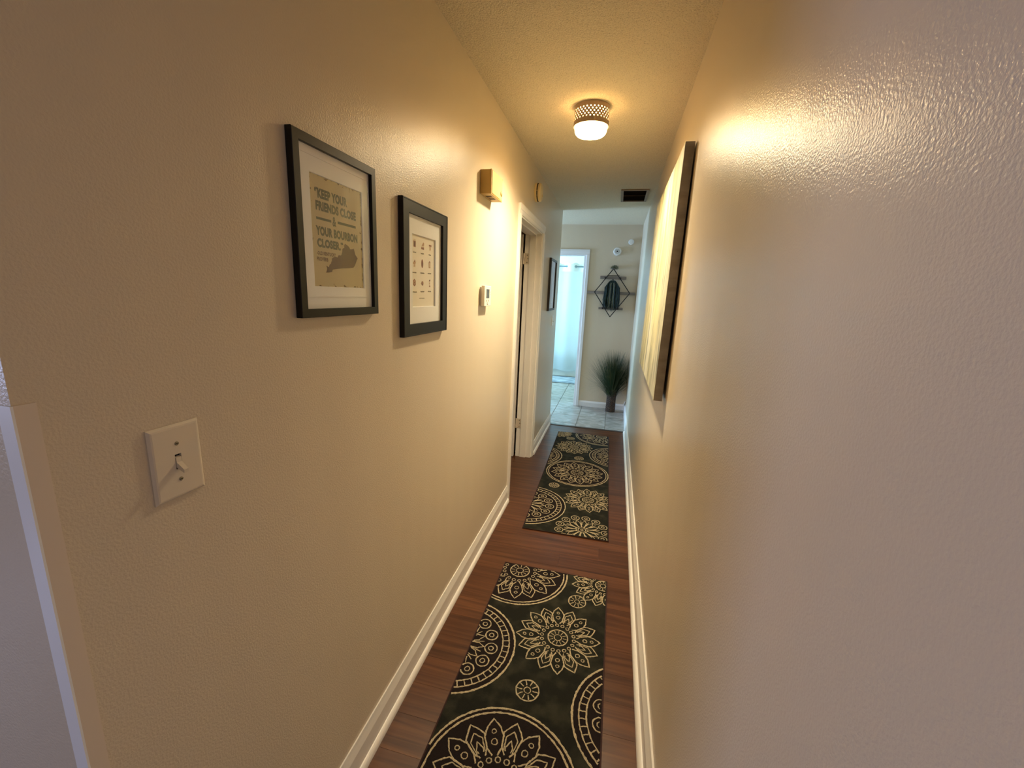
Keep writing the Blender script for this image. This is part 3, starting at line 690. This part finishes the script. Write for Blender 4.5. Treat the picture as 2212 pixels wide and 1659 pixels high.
t = disc('motion_sensor', 'smaller plain white round detector upper right on the end wall', 'sensor', onfar(.778, 2.228), .034, .026, M_white)

# ---------------------------------------------------------------- canvas painting
cv = thing('canvas_painting', 'tall unframed abstract canvas in pale yellow and grey on the right wall', 'painting', mw=onright(3.04, 1.09, .895) @ Matrix.Rotation(-.007, 4, 'X'))
CW, CH, CD = 1.19, 1.018, .0345
g = G().box((0, 0, 0), (CW, CH, CD)); s = obj('wrapped_edge', g.m, M_canside, cv)
obj('painted_face', G().box((.0, .0, CD), (CW, CH, CD+.0008)).m, M_canvas, cv)
obj('stretcher_bar', G().box((.12, CH-.16, -.0055), (CW-.12, CH-.12, .0)).m, M_plank, cv); obj('wall_bumper', G().box((.30, .05, -.012), (CW-.30, .07, .0)).m, M_plank, cv)

# ---------------------------------------------------------------- rugs
def clipseg(a, b, x0, y0, x1, y1):
    t0, t1 = 0.0, 1.0; dx, dy = b[0]-a[0], b[1]-a[1]
    for p, q in ((-dx, a[0]-x0), (dx, x1-a[0]), (-dy, a[1]-y0), (dy, y1-a[1])):
        if abs(p) < 1e-12:
            if q < 0: return None
        else:
            r = q/p
            if p < 0: t0 = max(t0, r)
            else: t1 = min(t1, r)
    if t0 > t1: return None
    return (a[0]+dx*t0, a[1]+dy*t0), (a[0]+dx*t1, a[1]+dy*t1)
class Rug:
    def __init__(s, RW, RL): s.RW, s.RL = RW, RL; s.g = None
    def line(s, pts, w=.0062, closed=False):
        """woolly raised yarn line, clipped to the rug"""
        P = []; pts = list(pts)+([pts[0]] if closed else [])
        for a, b in zip(pts, pts[1:]):
            L = math.hypot(b[0]-a[0], b[1]-a[1]); n = max(1, int(L/.0055))
            P += [(a[0]+(b[0]-a[0])*k/n, a[1]+(b[1]-a[1])*k/n) for k in range(n)]
        P.append(pts[-1]); m = .006; g = s.g; N = len(P); prev = None
        for i, p in enumerate(P):
            if not (m < p[0] < s.RW-m and m < p[1] < s.RL-m): prev = None; continue
            q0 = P[i-1] if i > 0 else (P[-2] if closed else P[i]); q1 = P[i+1] if i < N-1 else (P[1] if closed else P[i])
            tx, ty = q1[0]-q0[0], q1[1]-q0[1]; L = math.hypot(tx, ty) or 1; nx, ny = -ty/L, tx/L
            ww = w/2*rnd.uniform(.68, 1.28); jx = rnd.uniform(-.0009, .0009)
            n = len(g.v)
            g.v += [(p[0]+nx*(ww+jx), p[1]+ny*(ww+jx), .0068), (p[0]+nx*jx, p[1]+ny*jx, .0082+rnd.uniform(0, .0006)), (p[0]-nx*(ww-jx), p[1]-ny*(ww-jx), .0068)]
            if prev is not None: g.f += [(prev, prev+1, n+1, n), (prev+1, prev+2, n+2, n+1)]
            prev = n
    def circ(s, c, r, w=.0062, n=None):
        n = n or max(10, int(r*2*PI/.008)); s.line([(c[0]+r*math.cos(2*PI*k/n), c[1]+r*math.sin(2*PI*k/n)) for k in range(n)], w, True)
    def petal(s, c, a, r0, r1, hw, w=.0052, bulge=.5):
        L = r1-r0; pts = []
        for sg in (1, -1):
            seq = [(0, .25), (.2, .75), (bulge, 1.0), (.75, .72), (.9, .3), (1, 0)]
            if sg < 0: seq = seq[::-1][1:]
            pts += [(r0+L*t, sg*hw*q) for t, q in seq]
        ca, sa = math.cos(a), math.sin(a); s.line([(c[0]+x*ca-y*sa, c[1]+x*sa+y*ca) for x, y in pts], w)
    def small(s, c, r):
        s.circ(c, r*.93, .0055); s.circ(c, r*.28, .004)
        for k in range(10):
            a = 2*PI*k/10; s.line([(c[0]+r*.42*math.cos(a), c[1]+r*.42*math.sin(a)), (c[0]+r*.85*math.cos(a), c[1]+r*.85*math.sin(a))], .0042)
    def flower(s, c, R, ph=0):
        s.circ(c, R*.235, .0055); s.circ(c, R*.09, .004)
        for k in range(12):
            a = 2*PI*k/12; s.line([(c[0]+R*.12*math.cos(a), c[1]+R*.12*math.sin(a)), (c[0]+R*.21*math.cos(a), c[1]+R*.21*math.sin(a))], .0036)
        for k in range(18):
            a = 2*PI*k/18; q = (c[0]+R*.385*math.cos(a), c[1]+R*.385*math.sin(a)); s.circ(q, R*.040, .0042, 7)
        for k in range(16):
            a = ph+2*PI*k/16
            if k % 2 == 0:
                s.petal(c, a, R*.44, R, R*.150)
                for rr, rad in ((.64, .048), (.80, .036)):
                    s.circ((c[0]+R*rr*math.cos(a), c[1]+R*rr*math.sin(a)), R*rad, .0038, 8)
            else:
                s.petal(c, a, R*.46, R*.98, R*.150, bulge=.62)
                for q, hwf in ((.84, .095), (.70, .055)):
                    ca, sa = math.cos(a), math.sin(a)
                    s.line([(c[0]+x*ca-y*sa, c[1]+x*sa+y*ca) for x, y in ((R*.52, R*hwf*.7), (R*(q-.12), R*hwf), (R*q, 0), (R*(q-.12), -R*hwf), (R*.52, -R*hwf*.7))], .0042)
    def mandala(s, c, R, ph=0): s.circ(c, R, .0075); s.circ(c, R*.935, .0068); s.flower(c, R*.85, ph)
    def ladder(s, c, R):
        s.circ(c, R, .0078); s.circ(c, R*.90, .0055); s.circ(c, R*.79, .0055); n = 46
        for k in range(n):
            a = 2*PI*k/n; s.line([(c[0]+R*.80*math.cos(a), c[1]+R*.80*math.sin(a)), (c[0]+R*.89*math.cos(a), c[1]+R*.89*math.sin(a))], .0048)
        s.daisy(c, R*.70)
    def daisy(s, c, R):
        n = 13; s.circ(c, R*.14, .005); s.circ(c, R*.05, .004)
        for k in range(n):
            a = 2*PI*k/n; q = (c[0]+R*.86*math.cos(a), c[1]+R*.86*math.sin(a)); s.circ(q, R*.155, .0052); s.circ(q, R*.062, .0045, 7)
            s.petal(c, a, R*.18, R*.68, R*.085, .0045, .7)
            b = a+PI/n; s.line([(c[0]+R*.2*math.cos(b), c[1]+R*.2*math.sin(b)), (c[0]+R*.66*math.cos(b), c[1]+R*.66*math.sin(b))], .0042)
def make_rug(label, loc, rot, RW, RL, motifs, discs):
    t = thing('runner_rug', label, 'rug', loc=loc, group='matching medallion runner rugs'); t.rotation_euler = (0, 0, rot)
    g = G(); nx, ny = 8, 30     # slightly wavy pile slab
    bev(obj('pile', G().box((.004, .004, .0004), (RW-.004, RL-.004, .0062)).m, M_rug, t), .002)
    g = G(); g.tube([(0.003, .003, .0036), (RW-.003, .003, .0036), (RW-.003, RL-.003, .0036), (.003, RL-.003, .0036)], .0034, 8, close=True)
    obj('edge_binding', g.m, M_rugbind, t, smooth=True)
    for (cx, cy, r) in discs:      # darker maroon pile inside the ringed medallions
        pts = []
        for k in range(72):
            a = 2*PI*k/72; pts.append((min(max(cx+r*math.cos(a), .006), RW-.006), min(max(cy+r*math.sin(a), .006), RL-.006)))
        cl = []
        for p in pts:
            if not cl or (abs(p[0]-cl[-1][0])+abs(p[1]-cl[-1][1])) > 1e-6: cl.append(p)
        obj('medallion_ground', G().prism(cl, .0058, .0066).m, M_rugd, t)
    R_ = Rug(RW, RL)
    for kind, *a in motifs:
        R_.g = G(); getattr(R_, kind)(*a)
        if R_.g.f: obj('yarn_motif', R_.g.m, M_yarn, t, smooth=True)
    return t
# near rug: local origin at its corner (.181, -.02) in the room
ox, oy = .180, -.045; RW = .578
mo = [('mandala', (.280-ox, 2.030-oy), .262, .1), ('flower', (.548-ox, 1.622-oy), .188, .12), ('mandala', (.440-ox, .978-oy), .262, .30),
      ('ladder', (.125-ox, 1.482-oy), .250), ('ladder', (.895-ox, 1.308-oy), .250), ('flower', (.735-ox, 2.035-oy), .165, .2),
      ('small', (.611-ox, 1.877-oy), .046), ('small', (.468-ox, 1.333-oy), .048),
      ('flower', (.62-ox, .50-oy), .188), ('ladder', (.15-ox, .42-oy), .24), ('mandala', (.46-ox, .10-oy), .2)]
dd = [(.280-ox, 2.030-oy, .262), (.440-ox, .978-oy, .262), (.125-ox, 1.482-oy, .25), (.895-ox, 1.308-oy, .25)]
make_rug('black runner rug with cream medallions nearest the camera', (ox, oy, 0), 0.0, RW, 2.128, mo, dd)
# far rug, turned by about one degree
ang = .019; bx, by = .196, 2.462; RW2 = .562
def r2(x, y): dx, dy = x-bx, y-by; return (dx*math.cos(ang)+dy*math.sin(ang), -dx*math.sin(ang)+dy*math.cos(ang))
mo = [('daisy', r2(.581, 2.556), .178), ('ladder', r2(.155, 2.800), .285), ('flower', r2(.593, 2.990), .185, .1), ('small', r2(.308, 3.162), .043),
      ('mandala', r2(.466, 3.472), .266, .2), ('small', r2(.454, 3.812), .045), ('ladder', r2(.040, 3.790), .25), ('ladder', r2(.800, 3.950), .255),
      ('flower', r2(.378, 4.105), .188, .1), ('small', r2(.315, 4.36), .045), ('mandala', r2(.640, 4.530), .28, .1), ('flower', r2(.190, 4.50), .13)]
dd = [(*r2(.155, 2.80), .285), (*r2(.466, 3.472), .266), (*r2(.04, 3.79), .25), (*r2(.80, 3.95), .255), (*r2(.64, 4.53), .28)]
make_rug('black runner rug with cream medallions farther along, toward the tile', (bx, by, 0), ang, RW2, 2.10, mo, dd)

# ---------------------------------------------------------------- vase and grasses
VX, VY = .712, 5.700
vs = thing('vase', 'tall brown woven rattan vase holding grasses on the tile', 'vase', loc=(VX, VY, 0))
g = G(); seg, lay, VR, VH = 48, 40, .062, .300
for j in range(lay+1):
    z = .002+VH*j/lay
    for i in range(seg):
        a = 2*PI*i/seg; r = VR*(1-.04*math.sin(PI*j/lay))+.0028*math.sin(a*12+(PI if (j//2) % 2 else 0))+.0012*(j % 2)
        g.v.append((r*math.cos(a), r*math.sin(a), z))
for j in range(lay):
    for i in range(seg): g.f.append((j*seg+i, j*seg+(i+1) % seg, (j+1)*seg+(i+1) % seg, (j+1)*seg+i))
g.f.append(tuple(range(seg-1, -1, -1)))
obj('woven_body', g.m, M_vase, vs)
g = G(); g.tube([(VR*math.cos(2*PI*k/28), VR*math.sin(2*PI*k/28), VH) for k in range(28)], .006, 6, close=True); obj('rim', g.m, M_vase, vs, smooth=True)
g = G(); g.tube([(VR*math.cos(2*PI*k/28), VR*math.sin(2*PI*k/28), .008) for k in range(28)], .005, 6, close=True); obj('foot_ring', g.m, M_vase, vs, smooth=True)
gr = thing('ornamental_grass', 'bushy dark green artificial grass fanning out of the woven vase', 'plant', loc=(VX, VY, .29))
def blade(g, az, lean, L, w, droop, r0=.03):
    bx, by = r0*math.cos(az), r0*math.sin(az); n = 6; pts = []
    for k in range(n+1):
        t = k/n; s = L*t; th_ = lean+droop*t*t
        if k == 0: p = Vector((bx, by, -.12)); pts.append(p); continue
        th_ = lean*min(1, .25+t*1.7)+droop*t*t; d = Vector((math.cos(az)*math.sin(th_), math.sin(az)*math.sin(th_), math.cos(th_)))
        pts.append(pts[-1]+d*(L/n))
    side = Vector((-math.sin(az+.6), math.cos(az+.6), 0)); m0 = len(g.v)
    for k, p in enumerate(pts):
        # stay clear of the two walls
        p.x = min(p.x, W-.014-VX); p.y = min(p.y, FAR-.02-VY)
        ww = w*(1-(k/n)**2*.85); g.v += [tuple(p-side*ww), tuple(p+Vector((0, 0, 0))+side.cross(Vector((0, 0, 1)))*ww*.35), tuple(p+side*ww)]
    for k in range(n): g.f += [(m0+3*k, m0+3*k+1, m0+3*k+4, m0+3*k+3), (m0+3*k+1, m0+3*k+2, m0+3*k+5, m0+3*k+4)]
ga, gb, gc = G(), G(), G()
for k in range(900):
    az = rnd.uniform(0, 2*PI); lean = abs(rnd.gauss(.0, .46)); L = rnd.uniform(.46, .70)
    if math.cos(az) > 0: lean *= .8
    blade(ga, az, min(lean, .95), L*(1-.16*min(lean, 1)), rnd.uniform(.0013, .0027), rnd.uniform(.0, .30), rnd.uniform(0, .045))
for k in range(26): blade(gb, rnd.uniform(PI*.8, PI*1.6), rnd.uniform(.05, .40), rnd.uniform(.30, .46), rnd.uniform(.004, .006), rnd.uniform(0, .15), .02)
for k in range(60): blade(gc, rnd.uniform(0, 2*PI), abs(rnd.gauss(.1, .3)), rnd.uniform(.56, .70), .0011, rnd.uniform(0, .25), .03)
for k in range(120): # drooping wisps
    blade(ga, rnd.uniform(PI*.75, PI*1.75), rnd.uniform(.55, .95), rnd.uniform(.36, .55), .0007, rnd.uniform(.6, 1.5), .03)
o = obj('thin_blades', ga.m, M_grassa, gr); o['kind'] = 'stuff'
o = obj('broad_blades', gb.m, M_grassb, gr, label='brighter green broad blades'); o['kind'] = 'stuff'
o = obj('straw_blades', gc.m, M_grassc, gr, label='straw coloured thin blades'); o['kind'] = 'stuff'

# ---------------------------------------------------------------- diamond wall hanging with shelves
wh = thing('wall_hanging', 'black diamond wire wall shelf with wooden planks on the end wall', 'wall decoration', mw=onfar(.592, 1.58))
def fx(x): return x-.592
def fz(z): return z-1.58
T_, L_, R_p, B_ = (-.004, .307, .075), (-.222, .005, .075), (.228, .004, .075), (.003, -.309, .075)
for a, b in ((T_, L_), (T_, R_p), (L_, B_), (R_p, B_)): obj('wire', G().tube([a, b], .0055, 6).m, M_iron, wh)
obj('wire', G().tube([(-.075, .222, .075), (.082, .222, .075)], .004, 6).m, M_iron, wh)
for a, b, z, h in ((-.166, .168, .196, .038), (-.320, .300, .0, .034), (-.156, .159, -.203, .030)):
    bev(obj('plank', G().box((a, z-h/2, .012), (b, z+h/2, .030)).m, M_plank, wh), .002)
for x, z in ((-.098, .19), (.092, .19), (-.10, -.20), (.095, -.20)):
    obj('bracket', G().tube([(x, z, .0), (x, z, .078)], .011, 10).m, M_iron, wh)
tg = thing('hanging_plant', 'dark green trailing bundle hanging in the middle of the diamond shelf', 'plant', mw=onfar(.592, 1.58))
for part, m, n, wd_, top, seedx in (('trailing_strands', M_tassel, 190, .098, .160, 0), ('dry_strands', M_tassel2, 26, .05, .13, .012)):
    g = G()
    for k in range(n):
        x1 = rnd.uniform(-1, 1)*wd_+seedx; d = rnd.uniform(.02, .066); bot = -.175-rnd.uniform(0, .075)*(1-abs(x1)/.14)
        sp = x1*1.08; arch = top-.6*x1*x1/.1-.004
        pts = [(x1*.15, top-.002, d*.6+.01), (x1*.7, min(top, arch+.012), d), (x1, arch-.035, d), (x1*1.02+rnd.uniform(-.004, .004), 0, d), (sp+rnd.uniform(-.008, .008), -.09, d), (sp+rnd.uniform(-.012, .012), bot, d)]
        g.tube(pts, [.002, .0028, .003, .003, .0026, .0012], 4)
    o = obj(part, g.m, m, tg); o['kind'] = 'stuff'
obj('hanging_ring', G().tube([(.010*math.cos(a*PI/6), .166+.010*math.sin(a*PI/6), .045) for a in range(12)], .003, 5, close=True).m, M_iron, tg)
ms = thing('moss_ball', 'tuft of dried grey green moss on top of the diamond shelf', 'plant', mw=onfar(.600, 1.905))
g = G()
for k in range(420):
    a = rnd.uniform(0, PI); rr = rnd.uniform(.0, .050)
    c = Vector((.95*rr*math.cos(a), .75*rr*math.sin(a)-.012, rnd.uniform(.012, .075)))
    d = Vector((rnd.uniform(-1, 1), rnd.uniform(-.3, 1), rnd.uniform(-1, 1)))*.011
    g.tube([tuple(c-d), tuple(c+d*.3), tuple(c+d+Vector((rnd.uniform(-.004, .004), 0, 0)))], .0012, 3)
o = obj('moss', g.m, M_moss, ms); o['kind'] = 'stuff'
obj('holder', G().lathe([(0, -.004), (.040, -.004), (.042, .0), (0, .0)], (0, 0, 0), 20, cap=False).m, M_plank, ms).matrix_local = Matrix.Translation((0, -.018, .045)) @ Matrix.Rotation(-PI/2, 4, 'X')

# ---------------------------------------------------------------- bathroom things
CY_ = 7.90; RZ = 2.045
rd = thing('curtain_rod', 'thin metal shower rod across the bathroom', 'curtain rod', loc=(0, CY_, RZ))
obj('rod', G().tube([(-1.44, 0, 0), (.90, 0, 0)], .0125, 12).m, M_rod, rd, smooth=True)
for x in (-1.442, .900): obj('end_flange', G().tube([(x-.006, 0, 0), (x+.006, 0, 0)], .03, 16).m, M_rod, rd)
sc_ = thing('shower_curtain', 'pale blue-white shower curtain with metal grommets in front of the tub', 'curtain', loc=(0, CY_, 0))
X0, X1, ZB, ZT = -1.25, .60, .13, 2.10; WL = .33
def cy(x, z):
    t = (z-ZB)/(ZT-ZB); amp = .024*(.5+.5*t); return amp*math.sin(2*PI*(x+.11)/WL)+.012*math.sin(x*9+z*1.3)*(1-t)
nx, nz = 240, 30; g = G()
def sheet(z0, z1, nz, off=0.0, sag=0):
    g = G()
    for j in range(nz+1):
        for i in range(nx+1):
            x = X0+(X1-X0)*i/nx; z = z0+(z1-z0)*j/nz
            if sag and j == 0: z += sag*math.sin(x*11)
            if j == nz and z1 == ZT: z += .012*math.cos(2*PI*(x+.11)*2/WL)
            g.v.append((x, cy(x, z)+off, z))
    w_ = nx+1
    for j in range(nz):
        for i in range(nx): g.f.append((j*w_+i, j*w_+i+1, (j+1)*w_+i+1, (j+1)*w_+i))
    return g
# grommets sit where the cloth crosses the rod
grom = []
k = 0
x = -.11
while x > X0+.05: x -= WL/2
while x < X1-.02:
    if x > X0+.02: grom.append(x)
    x += WL/2
o = obj('cloth', sheet(ZB, 1.97, 26, 0, .018).m, M_curt, sc_, smooth=True)
o = obj('header_band', sheet(1.955, ZT, 4, -.002).m, M_curtb, sc_, smooth=True, label='thicker white top band')
o = obj('seam', sheet(1.572, 1.582, 1, -.0025).m, M_curt, sc_, smooth=True)
for i, x in enumerate(grom):
    s = 1 if i % 2 == 0 else -1
    dy = 2*PI/WL*.024*math.cos(2*PI*(x+.11)/WL)
    t = Vector((1, dy, 0)).normalized(); g = G()
    g.tube([tuple(Vector((x, 0, RZ))+t*.021*math.cos(a*PI/8)+Vector((0, 0, .021*math.sin(a*PI/8)))) for a in range(16)], .004, 6, close=True)
    obj('grommet', g.m, M_rod, sc_, smooth=True)
tb = thing('bathtub', 'white bathtub apron behind the shower curtain', 'bathtub', loc=(0, 0, 0))
g = G(); y0, y1, x0, x1 = 7.96, 8.745, -1.44, .90
bev(obj('apron', G().box((x0, y0, .001), (x1, y0+.05, .43)).m, M_tub, tb), .012, 3)
g = G(); g.box((x0, y0+.05, .39), (x1, y0+.09, .43)); g.box((x0, y1-.08, .001), (x1, y1, .43)); g.box((x0, y0+.05, .001), (x0+.12, y1-.08, .43)); g.box((x1-.12, y0+.05, .001), (x1, y1-.08, .43)); g.box((x0+.12, y0+.05, .001), (x1-.12, y1-.08, .08))
obj('basin', g.m, M_tub, tb)
bm_ = thing('bath_mat', 'grey marled bath mat lying along the tub', 'bath mat', loc=(-.90, 7.275, 0))
bev(obj('pile', G().box((0, 0, .001), (1.15, .60, .016)).m, M_bmat, bm_), .006)
for yy in (.012, .545): obj('border_stripe', G().box((.01, yy, .015), (1.14, yy+.022, .0175)).m, M_bmat2, bm_)
